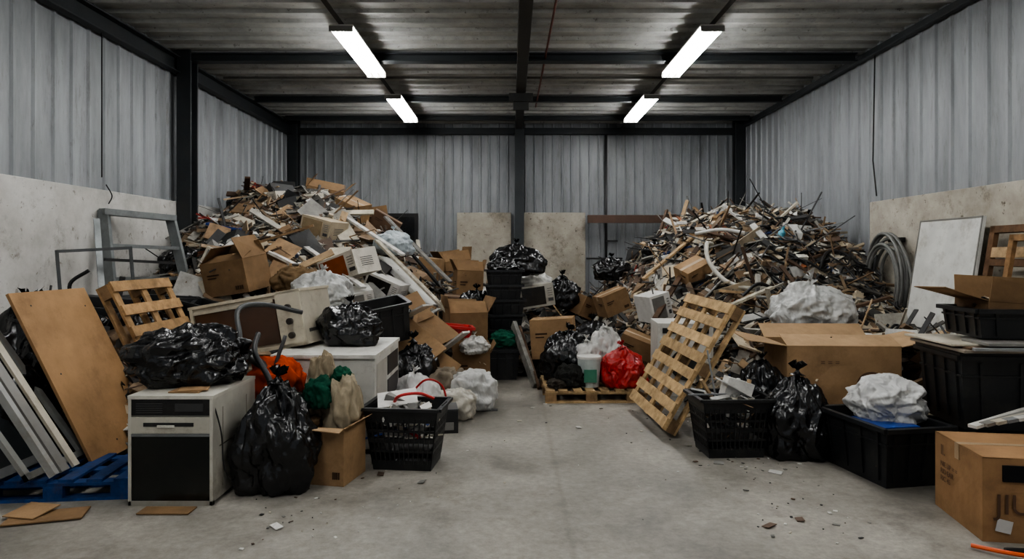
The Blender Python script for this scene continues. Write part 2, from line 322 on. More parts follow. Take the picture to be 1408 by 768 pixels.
def heap(name,f,bx,n,scale=1.0,jitter=0.32,pal=PALETTE,corecol=lin((34,30,26)),mids=0,spikes=0,slat=.34,msc=1.0,plank=.4,slen=1.0):
    x0,x1,y0,y1=bx; mb=MB(('gen',)); g=46; vs=[];fs=[]
    hf=f
    for i in range(g+1):
        for j in range(g+1):
            x=x0+(x1-x0)*i/g; y=y0+(y1-y0)*j/g
            vs.append((x,y,max(hf(x,y)-0.07,0.0)))
    for i in range(g):
        for j in range(g):
            q=(i*(g+1)+j,(i+1)*(g+1)+j,(i+1)*(g+1)+j+1,i*(g+1)+j+1)
            if max(vs[k][2] for k in q)>0.001: fs.append(q)
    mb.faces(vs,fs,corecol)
    def sample(mg):
        for _ in range(400):
            x=R.uniform(x0+mg,x1-mg); y=R.uniform(y0+mg,y1-mg); h=hf(x,y)
            if h<0.03: continue
            e=0.06; nx=-(hf(x+e,y)-hf(x-e,y))/(2*e); ny=-(hf(x,y+e)-hf(x,y-e))/(2*e)
            nrm=Vector((nx,ny,1)).normalized()
            if ny>0.25 and R.random()<0.7: continue
            return x,y,h,nrm
    for i in range(n):
        s=sample(.12)
        if not s: break
        x,y,h,nrm=s
        sx=scale*(0.5 if min(x-XL,XR-x)<0.45 else 1)*R.choice([.5,.7,.9,1,1.2])
        piece(mb,Vector((x,y,h+R.uniform(-.04,.08)*scale)),nrm,sx,jitter,pal,slat)
    for i in range(mids):
        x,y,h,nrm=sample(.6); midpiece(mb,Vector((x,y,h+R.uniform(0,.07))),nrm,msc*(.6 if h<.5 else 1),plank)
    for i in range(spikes):
        x,y,h,nrm=sample(.5)
        d=Vector((R.gauss(0,1),R.gauss(-.2,.5),R.uniform(.0,.7))).normalized(); L=R.uniform(.25,.65)*slen
        p=Vector((x,y,h)); e=p+d*L; e.x=min(max(e.x,XL+.2),XR-.2)
        if R.random()<.6: mb.beam(p-d*.25,e,R.uniform(.015,.05),R.uniform(.006,.015),jit(R.choice([PAL2,CRM,BRN,BLK2,PAL,DG]),.25))
        else: mb.tube([p-d*.3,e],R.uniform(.005,.012),jit(R.choice([BLK,BLK2,GRY,DG,STL]),.1),n=5)
    return mb.build(name)
def nb(x,y,s=1.0,a=0.2): return a*noise.noise(Vector((x*1.1*s,y*1.1*s,3.1)))+a*0.6*noise.noise(Vector((x*3*s,y*3*s,7.7)))
def hl(x,y):
    dr=max(0,x+3.4)/3.1; df=max(0,11.2-y)/4.1; db=max(0,y-12.3)/3.6; dl=max(0,-4.0-x)/3.5
    r=math.sqrt(dr*dr+df*df+db*db+dl*dl); h=2.5*(1-r**1.5) if r<1 else 0
    if x<-1.9 and 5.2<y<9.2:
        e=min(1,(-1.9-x)/0.9)*min(1,(y-5.2)/0.8)*min(1,(9.2-y)/0.6); h=max(h,0.72*e)
    return max(0,h+nb(x,y)*min(1,h*2)) if h>0 else 0
def hr(x,y):
    dr=max(0,3.6-x)/2.6; df=max(0,11.2-y)/4.2; db=max(0,y-12.3)/3.6; dl=max(0,x-4.2)/2.6
    r=math.sqrt(dr*dr+df*df+db*db+dl*dl); h=2.3*(1-r**1.5) if r<1 else 0
    h=min(h,2.16)
    if x>1.9 and 6.6<y<9.4:
        e=min(1,(x-1.9)/0.6)*min(1,(y-6.6)/0.5)*min(1,(9.4-y)/0.6); h=max(h,0.66*e)
    if x>3.2 and 4.6<y<7.2:
        e=min(1,(x-3.2)/0.5)*min(1,(y-4.6)/0.5)*min(1,(7.2-y)/0.4); h=max(h,0.6*e)
    return max(0,h+nb(x+9,y)*min(1,h*2)) if h>0 else 0
def hc(x,y):
    e=max(0,1-abs((x-0.3)/2.1)**2.5)*max(0,1-abs((y-11.8)/2.9)**2.0)
    return max(0,0.85*e+nb(x,y,1.3)*min(1,e*3))
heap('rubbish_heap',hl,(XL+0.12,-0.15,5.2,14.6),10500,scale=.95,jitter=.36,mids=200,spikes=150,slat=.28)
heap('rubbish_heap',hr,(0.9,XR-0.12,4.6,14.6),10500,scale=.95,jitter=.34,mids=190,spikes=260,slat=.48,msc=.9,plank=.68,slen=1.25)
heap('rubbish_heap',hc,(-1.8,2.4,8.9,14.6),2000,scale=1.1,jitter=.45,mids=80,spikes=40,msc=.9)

# litter on floor
mb=MB(('gen',))
for i in range(480):
    y=R.uniform(3.7,9.2); edge=R.random()<0.76
    if edge:
        x=(-1.35-R.random()*0.3+abs(R.gauss(0,.3))) if R.random()<.5 else (1.7+R.random()*0.6-abs(R.gauss(0,.3)))
    else: x=R.uniform(-1.8,2.2)
    s=R.choice([.004,.005,.006,.008,.01,.014,.02]) if R.random()<.96 else .045
    X=Matrix.Translation((x,y,0.004+s*.12))@Matrix.Rotation(R.uniform(0,6.3),4,'Z')@Matrix.Rotation(R.gauss(0,.15),4,'X')
    mb.cbox((s*R.uniform(1,2.2),s,0.004),X,jit(R.choice([WH,WH,CRM,BLK2,BRN,GRY,DG]),.2))
mb.build('floor_litter')

# ---------------------------------------------------------------- object makers
import bmesh
def vF1(p):
    return noise.voronoi(p)[0][0]
def bag(name, loc, size, col=BLK, mat='bbag', seed=0, knot=True, rotz=0, lie=False, sub=5, flop=0.0, pear=0.16, crum=1.0, ragged=False):
    bm=bmesh.new(); bmesh.ops.create_icosphere(bm,subdivisions=sub,radius=1.0)
    sx,sy,sz=[q/2 for q in size]; so=Vector((seed*3.7,seed*1.3,seed*2.1)); ph=seed*1.7
    for v in bm.verts:
        n=v.co.normalized(); a=math.atan2(n.y,n.x)
        pw=3.0; q=(abs(n.x)**pw+abs(n.y)**pw+abs(n.z)**pw)**(-1/pw); r=0.35+0.65*q
        r*=1+0.18*noise.noise(n*1.5+so)+0.12*noise.noise(n*3.1+so*2)
        w1=n+Vector((noise.noise(n*2+so),noise.noise(n*2+so*1.3),noise.noise(n*2-so)))*.35
        if ragged:
            r+=.22*noise.noise(Vector((w1.x*4,w1.y*4,w1.z*1.5))+so)+.07*(1-abs(noise.noise(Vector((w1.x*5,w1.y*5,w1.z*1.2))+so))*2.4)
        else:
            # sharp-ridged crumple of thin film
            f1=vF1(Vector((w1.x*2.3,w1.y*2.3,w1.z*1.3))+so); f2=vF1(Vector((w1.x*5,w1.y*5,w1.z*2.8))+so*1.7); f3=vF1(w1*10+so*2.3)
            r+=crum*(0.26*(f1-.5)+0.11*(f2-.5)+0.045*(f3-.5))
        if knot:
            w=max(0,n.z+.1)**1.6; r+=0.06*w*math.sin(a*9+5*noise.noise(n*1.6+so)+ph)+0.03*w*math.sin(a*17+4*noise.noise(n*2+so))
        x,y,z=n.x*r,n.y*r,n.z*r
        if knot and not lie:
            k=1-pear*max(0,z)**1.5; x*=k; y*=k
            z+=.10*max(0,1-math.hypot(x,y)*2.2)*(1 if z>0 else 0)
        z=max(z,-0.80+0.07*noise.noise(n*4+so))
        v.co=(x*sx,y*sy,(z+0.80)*sz/0.93)
    if knot:
        cen=[v.co.z for v in bm.verts if math.hypot(v.co.x/sx,v.co.y/sy)<.12 and v.co.z>sz*.6]
        top=max(cen) if cen else 2*sz
        base=Vector((0,0,top*0.99)) if not lie else Vector((sx*.85,0,sz))
        d=Vector((flop,0.1,1)) if not lie else Vector((1,.1,.5)); d.normalize()
        u=Vector((0,1,0)); w=d.cross(u).normalized(); u=w.cross(d)
        L=(0.2 if mat=='bbag' else .16)*min(sx,sz)+0.025; rings=[]
        prof=[(-.35,.95),(-.1,.42),(.1,.22),(.2,.2),(.3,.28),(.6,.55),(1.0,.85)]
        NN=24
        for t,rr in prof:
            ring=[]
            for k in range(NN):
                an=2*math.pi*k/NN; q=rr*L*(1.0+.5*math.sin(k*2.4+t*3+seed)*(min(1,abs(t))))
                ring.append(bm.verts.new(base+d*t*L*(1 if t<.5 else .7+.5*math.sin(k*1.9+seed)**2)+u*math.cos(an)*q+w*math.sin(an)*q*.7+d*(R.gauss(0,.1)*L if t>.5 else 0)))
            rings.append(ring)
        for i in range(len(rings)-1):
            for k in range(NN): bm.faces.new((rings[i][k],rings[i][(k+1)%NN],rings[i+1][(k+1)%NN],rings[i+1][k]))
    me=bpy.data.meshes.new(name); bm.to_mesh(me); bm.free()
    me.polygons.foreach_set('use_smooth',[True]*len(me.polygons)); me.materials.append(M[mat])
    ca=me.color_attributes.new('Col','FLOAT_COLOR','CORNER'); ca.data.foreach_set('color',[col[0],col[1],col[2],1.0]*len(me.loops))
    o=bpy.data.objects.new(name,me); bpy.context.scene.collection.objects.link(o); o.location=loc; o.rotation_euler=(0,0,math.radians(rotz)); return o

def carton(name, loc, size, rot=(0,0,0), open_=True, col=KR, flaps=(110,100,120,95), fl=0.45, marks=True, tape=True, fill=None):
    w,d,h=size; t=0.006; mb=MB(('card',)); a=w/2; b=d/2
    def wall(p0,p1,c,nv):
        G=5; vs=[];fs=[]
        for i in range(G+1):
            for j in range(G+1):
                q=Vector(p0).lerp(Vector(p1),i/G); q.z=h*j/G
                k=(math.sin(math.pi*i/G)*math.sin(math.pi*j/G))
                vs.append(q+Vector(nv)*k*R.uniform(-.03,.035)*min(1,w))
        for i in range(G):
            for j in range(G): fs.append((i*(G+1)+j,(i+1)*(G+1)+j,(i+1)*(G+1)+j+1,i*(G+1)+j+1))
        mb.faces(vs,fs,c)
    mb.box((-a,-b,0),(a,b,t),col)
    wall((-a,-b,0),(a,-b,0),col,(0,-.3,0)); wall((a,b,0),(-a,b,0),col,(0,.3,0)); wall((-a,b,0),(-a,-b,0),jit(col,.06),(-.3,0,0)); wall((a,-b,0),(a,b,0),jit(col,.06),(.3,0,0))
    mb.box((-a+.002,-b+.002,h-.01),(a-.002,-b+t,h),jit(col,.1)); mb.box((-a+.002,b-t,h-.01),(a-.002,b-.002,h),col); mb.box((-a+.002,-b+t,h-.01),(-a+t,b-t,h),col); mb.box((a-t,-b+t,h-.01),(a-.002,b-t,h),col)
    if open_:
        for k,(ax,sg,L,W) in enumerate((('x',-1,w,d),('x',1,w,d),('y',-1,d,w),('y',1,d,w))):
            ang=math.radians(flaps[k]); fw=W*fl
            if ax=='x':
                p0=Vector((0,sg*b,h)); dirv=Vector((0,-sg*math.cos(ang),math.sin(ang))); ex=Vector((1,0,0))
            else:
                p0=Vector((sg*a,0,h)); dirv=Vector((-sg*math.cos(ang),0,math.sin(ang))); ex=Vector((0,1,0))
            nv=ex.cross(dirv); c=jit(KR3 if col==KR else col,.1)
            sag=nv*R.uniform(-.03,.03)
            q=[p0-ex*L/2,p0+ex*L/2,p0+ex*L/2+dirv*fw+sag,p0-ex*L/2+dirv*fw]
            mb.faces(q+[v+nv*t for v in q],[(0,1,2,3),(7,6,5,4),(0,4,5,1),(1,5,6,2),(2,6,7,3),(3,7,4,0)],c)
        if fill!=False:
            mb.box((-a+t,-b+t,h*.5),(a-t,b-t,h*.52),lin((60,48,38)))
            for i in range(26): piece(mb,Vector((R.uniform(-a*.6,a*.6),R.uniform(-b*.6,b*.6),h*R.uniform(.6,.92))),Vector((0,0,1)),.55*min(1,w/.5),.6)
    else:
        mb.box((-a,-b,h-t),(a,-0.002,h),col); mb.box((-a,0.002,h-t),(a,b,h),jit(col,.05))
        if tape: mb.box((-a-.001,-.025,h-.001),(a+.001,.025,h+.0015),lin((160,136,106)),'plastic'); mb.box((-a-.004,-.025,h*.8),(-a,.025,h+.0015),lin((160,136,106)),'plastic')
    if marks:
        ink=lin((62,46,34)); y=-b-.006
        mb.box((-a*.75,y,h*.62),(-a*.2,-b,h*.66),ink); mb.box((-a*.75,y,h*.54),(-a*.35,-b,h*.57),ink)
        for i in range(4): mb.box((a*.45+i*.03*w*1.6,y,h*.12),(a*.45+i*.03*w*1.6+.018*w*1.6,-b,h*.24),ink)
        x0=-a-.006
        mb.box((x0,-b*.6,h*.62),(-a,b*.1,h*.65),ink); mb.box((x0,-b*.6,h*.55),(-a,-b*.1,h*.58),ink)
    return mb.build(name,loc,rot)

def pallet_mb(L=1.2,W=1.0,ns=7,col=PAL):
    mb=MB(('wood',)); sw=0.095
    for i in range(ns):
        x=sw/2+(L-sw)*i/(ns-1); k=R.uniform(-.012,.012); mb.box((x-sw/2+k,R.uniform(-.01,.01),.118),(x+sw/2+k,W+R.uniform(-.01,.01),.138),jit(col,.28))
    for j in range(3):
        y0=(W-.09)*j/2; mb.box((0,y0,.098),(L,y0+.09,.118),jit(col,.2))
        for k in range(3):
            x0=(L-.12)*k/2; mb.box((x0,y0,.02),(x0+.12,y0+.09,.098),jit(PAL2,.2))
        mb.box((0,y0,0),(L,y0+.09,.02),jit(col,.2))
    return mb
def basket(w=.56,d=.42,h=.46,tp=.78):
    mb=MB(('plastic',)); c=lin((24,25,26))
    def P(side,u,v,off=0):
        k=tp+(1-tp)*v; a=w/2*k+off; b=d/2*k+off
        uu=(u*2-1)
        return Vector({0:(uu*a,-b,v*h),1:(a,uu*b,v*h),2:(-uu*a,b,v*h),3:(-a,-uu*b,v*h)}[side])
    for s in range(4):
        n=13 if s%2==0 else 10
        def band(v0,v1):
            q=[P(s,0,v0),P(s,1,v0),P(s,1,v1),P(s,0,v1)]; q2=[P(s,0,v0,-.008),P(s,1,v0,-.008),P(s,1,v1,-.008),P(s,0,v1,-.008)]
            mb.faces(q+q2,[(0,1,2,3),(7,6,5,4),(0,4,5,1),(3,2,6,7)],c)
        band(0,.16); band(.78,1.0); band(.45,.52); band(.29,.33); band(.62,.66)
        for i in range(n+1):
            u=i/n; q0=P(s,u,.1,-.003); q1=P(s,u,.85,-.003); mb.beam(q0,q1,.018,.008,c)
        mb.beam(P(s,0,1,.012),P(s,1,1,.012),.035,.022,c)
    mb.box((-w/2*tp,-d/2*tp,0),(w/2*tp,d/2*tp,.01),c)
    mb.box((-w*.36,-d*.36,h*.3),(w*.36,d*.36,h*.32),lin((30,28,26)))
    for i in range(46): piece(mb,Vector((R.uniform(-w*.3,w*.3),R.uniform(-d*.3,d*.3),h*R.uniform(.5,1.02))),Vector((0,0,1)),.5,.8,[(WH,6),(CRM,3),(BLK2,3),(GRY,3),(KR,1),(BLU,.4),(RED,.4)])
    return mb
def tote_mb(w,d,h,tp=.88,open_=True,col=lin((24,26,28)),mb=None,z0=0,off=(0,0)):
    mb=mb or MB(('plastic',)); ox,oy=off
    def ring(v,o=0): 
        k=tp+(1-tp)*v; a=w/2*k+o; b=d/2*k+o; return [Vector((ox-a,oy-b,z0+v*h)),Vector((ox+a,oy-b,z0+v*h)),Vector((ox+a,oy+b,z0+v*h)),Vector((ox-a,oy+b,z0+v*h))]
    o=ring(0)+ring(1)+ring(1,-.008)+ring(.05,-.008)
    fs=[(0,3,2,1)]
    for k in range(4):
        n=(k+1)%4; fs+= [(k,n,4+n,4+k),(4+k,4+n,8+n,8+k),(8+k,8+n,12+n,12+k)]
    fs.append((12,13,14,15)); mb.faces(o,fs,col)
    r=ring(.97,.018)
    for k in range(4): mb.beam(r[k],r[(k+1)%4],.04,.03,col); 
    r0=ring(.1,.005); r1=ring(.9,.005)
    for k in range(4):
        n=(k+1)%4
        for u in (.12,.37,.63,.88): mb.beam(r0[k].lerp(r0[n],u),r1[k].lerp(r1[n],u),.018,.018,col)
    rm=ring(.72,.005)
    for k in range(4): mb.beam(rm[k],rm[(k+1)%4],.012,.014,col)
    if not open_: mb.box((ox-w/2-.02,oy-d/2-.02,z0+h),(ox+w/2+.02,oy+d/2+.02,z0+h+.02),col); mb.box((ox-w/2+.04,oy-d/2+.04,z0+h+.02),(ox+w/2-.04,oy+d/2-.04,z0+h+.032),col)
    return mb
def rag(name, loc, size, col, seed, mat='cloth', rotz=0): return bag(name,loc,size,col,mat,seed,False,rotz,ragged=True)
def text_on(parent, s, size, loc, rot, col):
    cu=bpy.data.curves.new('print','FONT'); cu.body=s; cu.size=size; cu.extrude=0.0005
    m=bpy.data.materials.get('ink') or bpy.data.materials.new('ink'); m.use_nodes=True; m.node_tree.nodes['Principled BSDF'].inputs['Base Color'].default_value=(*col,1); m.node_tree.nodes['Principled BSDF'].inputs['Roughness'].default_value=.8
    cu.materials.append(m); o=bpy.data.objects.new('print',cu); bpy.context.scene.collection.objects.link(o); o.parent=parent; o.location=loc; o.rotation_euler=[math.radians(a) for a in rot]; return o

# ================================================================ LEFT FOREGROUND
mb=MB(('enamel',)); w,d,h=.54,.72,.69; W0=lin((190,186,174))
mb.box((0,.02,.02),(w,d,h-.012),W0); mb.box((-.004,0,h-.012),(w+.004,d,h+.012),lin((200,196,184)))
mb.box((0,0,.0),(.02,.03,h-.012),W0); mb.box((w-.02,0,0),(w,.03,h-.012),W0); mb.box((0,0,0),(w,.03,.03),lin((150,146,136)))
mb.box((.02,.002,.575),(w-.02,.021,.672),lin((18,18,18)),'plastic')
for i in range(5): mb.box((.05,-.002,.59+i*.014),(.22,.01,.596+i*.014),DG,'plastic')
mb.box((.3,-.003,.6),(.48,.01,.65),DG,'plastic')
mb.box((.02,-.002,.46),(w-.02,.021,.565),lin((184,180,166))); mb.box((.1,-.006,.505),(w-.12,0,.53),BLK2,'plastic'); mb.box((.19,-.012,.50),(.3,0,.515),lin((220,216,204)))
mb.box((.02,.004,.03),(w-.02,.021,.455),lin((16,20,18)),'glass'); mb.box((.02,-.002,.44),(w-.02,.006,.458),STL,'steel')
for y in (.15,.55): mb.box((w-.001,y,.08),(w+.002,y+.01,.6),lin((120,114,100)))
mb.box((w,.1,.35),(w+.003,.3,.36),lin((90,84,72)))
mb.build('washing_machine',(-2.45,4.36,0),bevel=.006)
mb=MB(('card',)); mb.cbox((.2,.14,.008),Matrix.Translation((-2.13,4.5,.708)),KR2); mb.cbox((.18,.14,.006),Matrix.Translation((-2.1,4.52,.716))@Matrix.Rotation(.3,4,'Z'),KR); mb.build('cardboard_scrap')
bag('bin_bag',(-2.26,4.80,.705),(.74,.54,.40),seed=1,lie=True,rotz=8,sub=6)
bag('bin_bag',(-1.61,4.69,0),(.54,.48,.68),seed=2,flop=.2,sub=6,pear=.3)
o=carton('cardboard_box',(-1.27,4.92,0),(.30,.36,.40),(0,0,-12),flaps=(175,150,175,150),fl=.2,fill=False)
rag('cream_sack',(-1.25,5.02,.30),(.26,.26,.42),lin((158,146,124)),3,rotz=20); rag('green_cloth',(-1.39,4.94,.50),(.20,.18,.22),lin((26,72,56)),4); rag('cream_sack',(-1.42,5.12,.42),(.2,.22,.44),lin((146,132,110)),14); rag('green_cloth',(-1.27,5.1,.60),(.16,.2,.16),lin((28,74,56)),15)
# large white cabinet
mb=MB(('enamel',)); w,d,h=.82,1.15,.80; Wc=lin((206,204,196))
mb.box((0,.015,.04),(w,d,h-.03),Wc); mb.box((-.012,-.012,h-.03),(w+.012,d+.01,h),lin((212,210,202))); mb.box((.02,.04,0),(w-.02,d-.02,.04),BLK2)
mb.box((.02,0,.06),(w*.5-.005,.016,h-.05),lin((200,198,190))); mb.box((w*.5+.005,0,.06),(w-.02,.016,h-.05),lin((200,198,190)))
mb.box((w*.5-.06,-.02,.45),(w*.5-.03,0,.58),STL,'steel')
mb.box((w,.08,.1),(w+.004,.5,h-.09),lin((178,174,164))); 
for i in range(3): mb.box((w+.001,.56,.12+i*.21),(w+.006,d-.06,.29+i*.21),lin((40,36,34)),'plastic')
for i in range(6): mb.box((w+.004,.12,.2+i*.04),(w+.007,.45,.212+i*.04),lin((60,56,52)))
mb.build('metal_cabinet',(-1.92,5.47,0),bevel=.006)
# old oven
mb=MB(('enamel',)); w,d,h=1.02,.62,.48
mb.box((0,.02,0),(w,d,h),CRM); mb.box((-.01,0,h-.02),(w+.01,d+.01,h+.005),lin((200,190,168)))
mb.box((.0,0,0),(w,.025,.03),lin((200,190,168))); mb.box((0,0,0),(.03,.025,h),lin((200,190,168))); mb.box((w-.22,0,0),(w,.025,h),lin((200,192,172)))
mb.box((.04,.004,.05),(w-.23,.021,h-.05),lin((78,54,40)),'glass'); mb.box((.04,-.012,h-.075),(w-.24,.006,h-.05),lin((184,176,158)))
for i in range(3): mb.tube([(w-.11,.0,.1+i*.12),(w-.11,-.03,.1+i*.12)],.028,lin((60,54,48)),'plastic',14)
mb.box((w,.1,.1),(w+.003,.5,.13),DG)
mb.build('old_oven',(-2.74,5.95,.66),(0,-10,-8),bevel=.008)
mb=MB(('enamel',)); mb.box((0,0,0),(.6,.55,.64),lin((110,102,88))); mb.box((.04,-.01,.1),(.56,0,.56),lin((54,48,42)),'plastic'); mb.box((.1,-.03,.5),(.5,-.01,.52),STL,'steel'); mb.build('small_cupboard',(-2.75,5.75,0),bevel=.01)
bag('bin_bag',(-1.44,6.12,.8),(.52,.46,.36),seed=5,flop=-.3)
mb=MB(('plastic',)); mb.tube(smooth_pts([(-1.95,4.98,.73),(-1.99,5.0,1.0),(-2.1,5.25,1.18),(-2.0,5.5,1.2),(-1.75,5.7,1.12)]),.02,lin((52,54,54))); mb.tube(smooth_pts([(-1.80,5.15,.55),(-1.86,5.2,.72),(-2.0,5.2,.82),(-2.2,5.3,.86)]),.035,BLK2)
mb.tube(smooth_pts([(-1.85,5.3,.5),(-1.8,5.2,.75),(-1.74,5.25,.98)]),.015,DG); mb.tube(smooth_pts([(-1.7,4.95,.5),(-1.78,5.0,.7),(-1.9,5.05,.88),(-1.93,5.2,1.0)]),.022,BLK2); mb.build('flexible_hose',smooth=True)
rag('orange_cloth',(-1.82,5.26,.5),(.40,.22,.32),lin((176,66,24)),8); rag('dark_cloth',(-1.70,5.2,0),(.5,.3,.55),lin((46,42,38)),18)
mb=MB(('plastic',)); mb.tube(smooth_pts([(-1.92,4.4,.64),(-1.88,4.42,.45),(-1.87,4.45,.2),(-1.84,4.6,.05),(-1.9,4.9,.02)]),.005,BLK); mb.build('power_cord')
mb=basket()
mb.tube(smooth_pts([(-.12,.0,.42),(-.05,-.08,.53),(.1,-.05,.55),(.2,.02,.5)]),.012,RED); mb.cbox((.3,.2,.01),Matrix.Translation((-.08,0,.5))@Matrix.Rotation(.4,4,'X')@Matrix.Rotation(.3,4,'Z'),WH); mb.cbox((.26,.12,.1),Matrix.Translation((-.05,.02,.45))@Matrix.Rotation(.3,4,'Y'),GRY)
mb.build('shopping_basket',(-.80,5.24,0),(0,0,-6))
mb=pallet_mb(.95,.62,6,BLU); mb.c=[jit(lin((32,66,116)),.3) for _ in mb.c]; mb.build('blue_pallet',(-3.45,4.38,0),(0,0,6))
mb=MB(('ply',)); mb.box((0,0,0),(1.36,.86,.022),lin((156,122,86))); mb.box((.0,-.002,0),(1.36,.0,.022),KR3)
for (a,b2) in ((.2,.1),(1.2,.1),(1.25,.7),(.7,.74),(.1,.5)): mb.tube([(a,b2,.021),(a,b2,.024)],.007,BLK2,'steel')
mb.build('plywood_sheet',axes=((-2.98,5.70,.10),(-.60,0,1.2),(0,-1,0)))
pallet_mb(1.32,1.0,7,lin((168,134,94))).build('wooden_pallet',axes=((-2.94,6.78,.12),(-.60,0,1.22),(0,-1,0)))
def frame(mb,L,W,t,th,col,bars=()):
    mb.box((0,0,0),(L,t,th),col); mb.box((0,W-t,0),(L,W,th),col); mb.box((0,0,0),(t,W,th),col); mb.box((L-t,0,0),(L,W,th),col)
    for b_ in bars: mb.box((b_,0,0),(b_+t,W,th),col)
mb=MB(('enamel',)); frame(mb,1.25,.6,.045,.03,lin((136,136,132))); mb.build('window_frame',axes=((-3.10,4.95,.15),(-.75,0,1.05),(0,-1,0)))
mb=MB(('enamel',)); frame(mb,1.15,.5,.06,.035,lin((112,114,114)),(.6,)); mb.box((.05,.05,.01),(1.1,.45,.015),lin((50,54,56)),'glass'); mb.build('window_frame',axes=((-3.3,4.8,.15),(-.62,0,1.05),(0,-1,0)))
mb=MB(('enamel',)); mb.box((0,0,0),(1.1,.06,.02),CRM); mb.box((0,.12,0.01),(1.05,.2,.03),GRY); mb.box((0,.25,0),(1.0,.29,.05),lin((150,150,146))); mb.build('metal_trim_strips',axes=((-3.0,4.72,.15),(-.62,0,.95),(0,-1,0)))
bag('bin_bag',(-3.75,4.9,0),(.7,.6,.85),seed=21,knot=False); bag('bin_bag',(-3.95,5.6,.2),(.8,.7,.9),seed=22)
mb=MB(('card',)); mb.cbox((.42,.2,.008),Matrix.Translation((-2.83,4.16,.012))@Matrix.Rotation(.3,4,'Z'),KR2); mb.cbox((.22,.2,.006),Matrix.Translation((-2.95,4.2,.03))@Matrix.Rotation(-.2,4,'Z')@Matrix.Rotation(.08,4,'X'),KR)
mb.build('cardboard_scrap')
mb=MB(('card',)); mb.cbox((.32,.12,.008),Matrix.Translation((-2.15,4.26,.008)),KR2); mb.build('cardboard_scrap')

# step ladder against the left wall
mb=MB(('steel',)); lc=lin((128,132,132))
A0,A1,B0,B1=Vector((-4.47,7.70,.75)),Vector((-4.72,7.9,2.12)),Vector((-3.96,8.55,.75)),Vector((-4.30,8.60,2.08))
mb.beam(A0,A1,.11,.06,lc,up=(0,1,0)); mb.beam(B0,B1,.11,.06,lc,up=(0,1,0))
for u in (.1,.42,.70): mb.beam(A0.lerp(A1,u),B0.lerp(B1,u),.09,.04,lc)
mb.beam((-4.74,7.88,2.10),(-4.28,8.62,2.06),.18,.07,lc)
mb.beam((-4.62,7.6,2.0),(-4.32,7.25,.8),.06,.03,lc); mb.beam((-4.35,7.3,1.55),(-4.1,8.3,1.5),.03,.03,DG)
mb.build('step_ladder')
mb=MB(('steel',)); frame(mb,.55,.7,.03,.03,lin((80,82,82))); mb.build('metal_frame',axes=((-4.6,6.95,1.1),(-.05,.0,.6),(.7,.6,0)))
mb=MB(('plastic',)); mb.box((0,0,0),(.9,.35,.4),BLK2); mb.box((.1,.05,.4),(.7,.3,.5),BLK); mb.tube(smooth_pts([(.1,.2,.4),(.05,.2,.6),(.2,.2,.75)]),.02,BLK); mb.tube([(.5,.1,.4),(.52,.1,.72)],.03,BLK2); mb.build('vacuum_cleaner',(-4.45,6.6,.72),(0,6,20),bevel=.03)
tote_mb(.6,.45,.35).build('plastic_tote',(-3.75,7.3,.78),(6,4,15))
tote_mb(.5,.4,.3).build('plastic_tote',(-3.3,7.2,.8),(-4,8,-25))
bag('bin_bag',(-4.1,6.3,.75),(.6,.5,.4),seed=23); bag('bin_bag',(-3.55,6.5,.7),(.5,.5,.4),seed=24)
carton('cardboard_box',(-3.0,7.0,.62),(.45,.4,.35),(0,0,14),open_=False,col=KR2)
mb=MB(('enamel',)); mb.cbox((.45,.04,.5),Matrix.Translation((-3.9,8.3,1.1))@Matrix.Rotation(.3,4,'Y')@Matrix.Rotation(-.2,4,'X'),WH); mb.cbox((.3,.03,.5),Matrix.Translation((-3.55,8.25,1.1))@Matrix.Rotation(-.4,4,'Y'),CRM); mb.build('white_panel')
# ================================================================ objects on the left heap
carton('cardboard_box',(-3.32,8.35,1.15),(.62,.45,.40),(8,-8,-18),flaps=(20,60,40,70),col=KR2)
def wbox(name,loc,size,rot,face=BLK2,col=CRM,mat='enamel'):
    w,d,h=size; mb=MB((mat,)); mb.box((-w/2,-d/2,0),(w/2,d/2,h),col); mb.box((-w/2+.03,-d/2-.004,.03),(w/2-.03-w*.2,-d/2+.001,h-.03),face,'glass'); mb.box((w/2-w*.19,-d/2-.006,h*.2),(w/2-.02,-d/2,h*.35),DG,'plastic')
    for i in range(4): mb.box((w/2-w*.19,-d/2-.005,h*.45+i*h*.1),(w/2-.025,-d/2,h*.49+i*h*.1),GRY)
    for i in range(5): mb.box((w/2,-d/4,h*.3+i*h*.08),(w/2+.003,d/4,h*.33+i*h*.08),DG)
    return mb.build(name,loc,rot,bevel=.008)
wbox('microwave_oven',(-2.05,8.8,1.3),(.62,.45,.32),(6,-16,-30),face=lin((140,74,38)),col=lin((206,200,186)))
wbox('printer',(-2.75,9.9,1.85),(.5,.45,.28),(0,14,-20),face=lin((150,130,100)),col=lin((180,166,142)))
wbox('computer_tower',(-3.85,10.9,2.38),(.5,.4,.2),(6,-8,-14),face=lin((150,140,124)),col=lin((186,180,166)))
wbox('printer',(-1.75,9.3,1.05),(.5,.4,.25),(0,22,-12),col=WH)
wbox('printer',(-1.95,8.5,.95),(.45,.4,.22),(10,-12,20),face=GRY,col=WH)
wbox('computer_tower',(-4.0,8.9,1.3),(.22,.4,.4),(0,24,14),face=GRY,col=CRM)
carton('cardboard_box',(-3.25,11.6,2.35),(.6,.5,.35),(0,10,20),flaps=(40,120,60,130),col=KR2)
carton('cardboard_box',(-2.65,11.2,2.2),(.45,.4,.3),(10,22,-25),open_=False,col=KR)
carton('cardboard_box',(-3.8,12.0,2.5),(.5,.4,.25),(0,-6,-10),open_=False,col=KR2)
carton('cardboard_box',(-2.25,11.7,2.0),(.5,.4,.3),(8,30,10),open_=False,col=BRN)
carton('cardboard_box',(-2.45,12.2,2.15),(.4,.4,.3),(0,-10,30),open_=False,col=KR2)
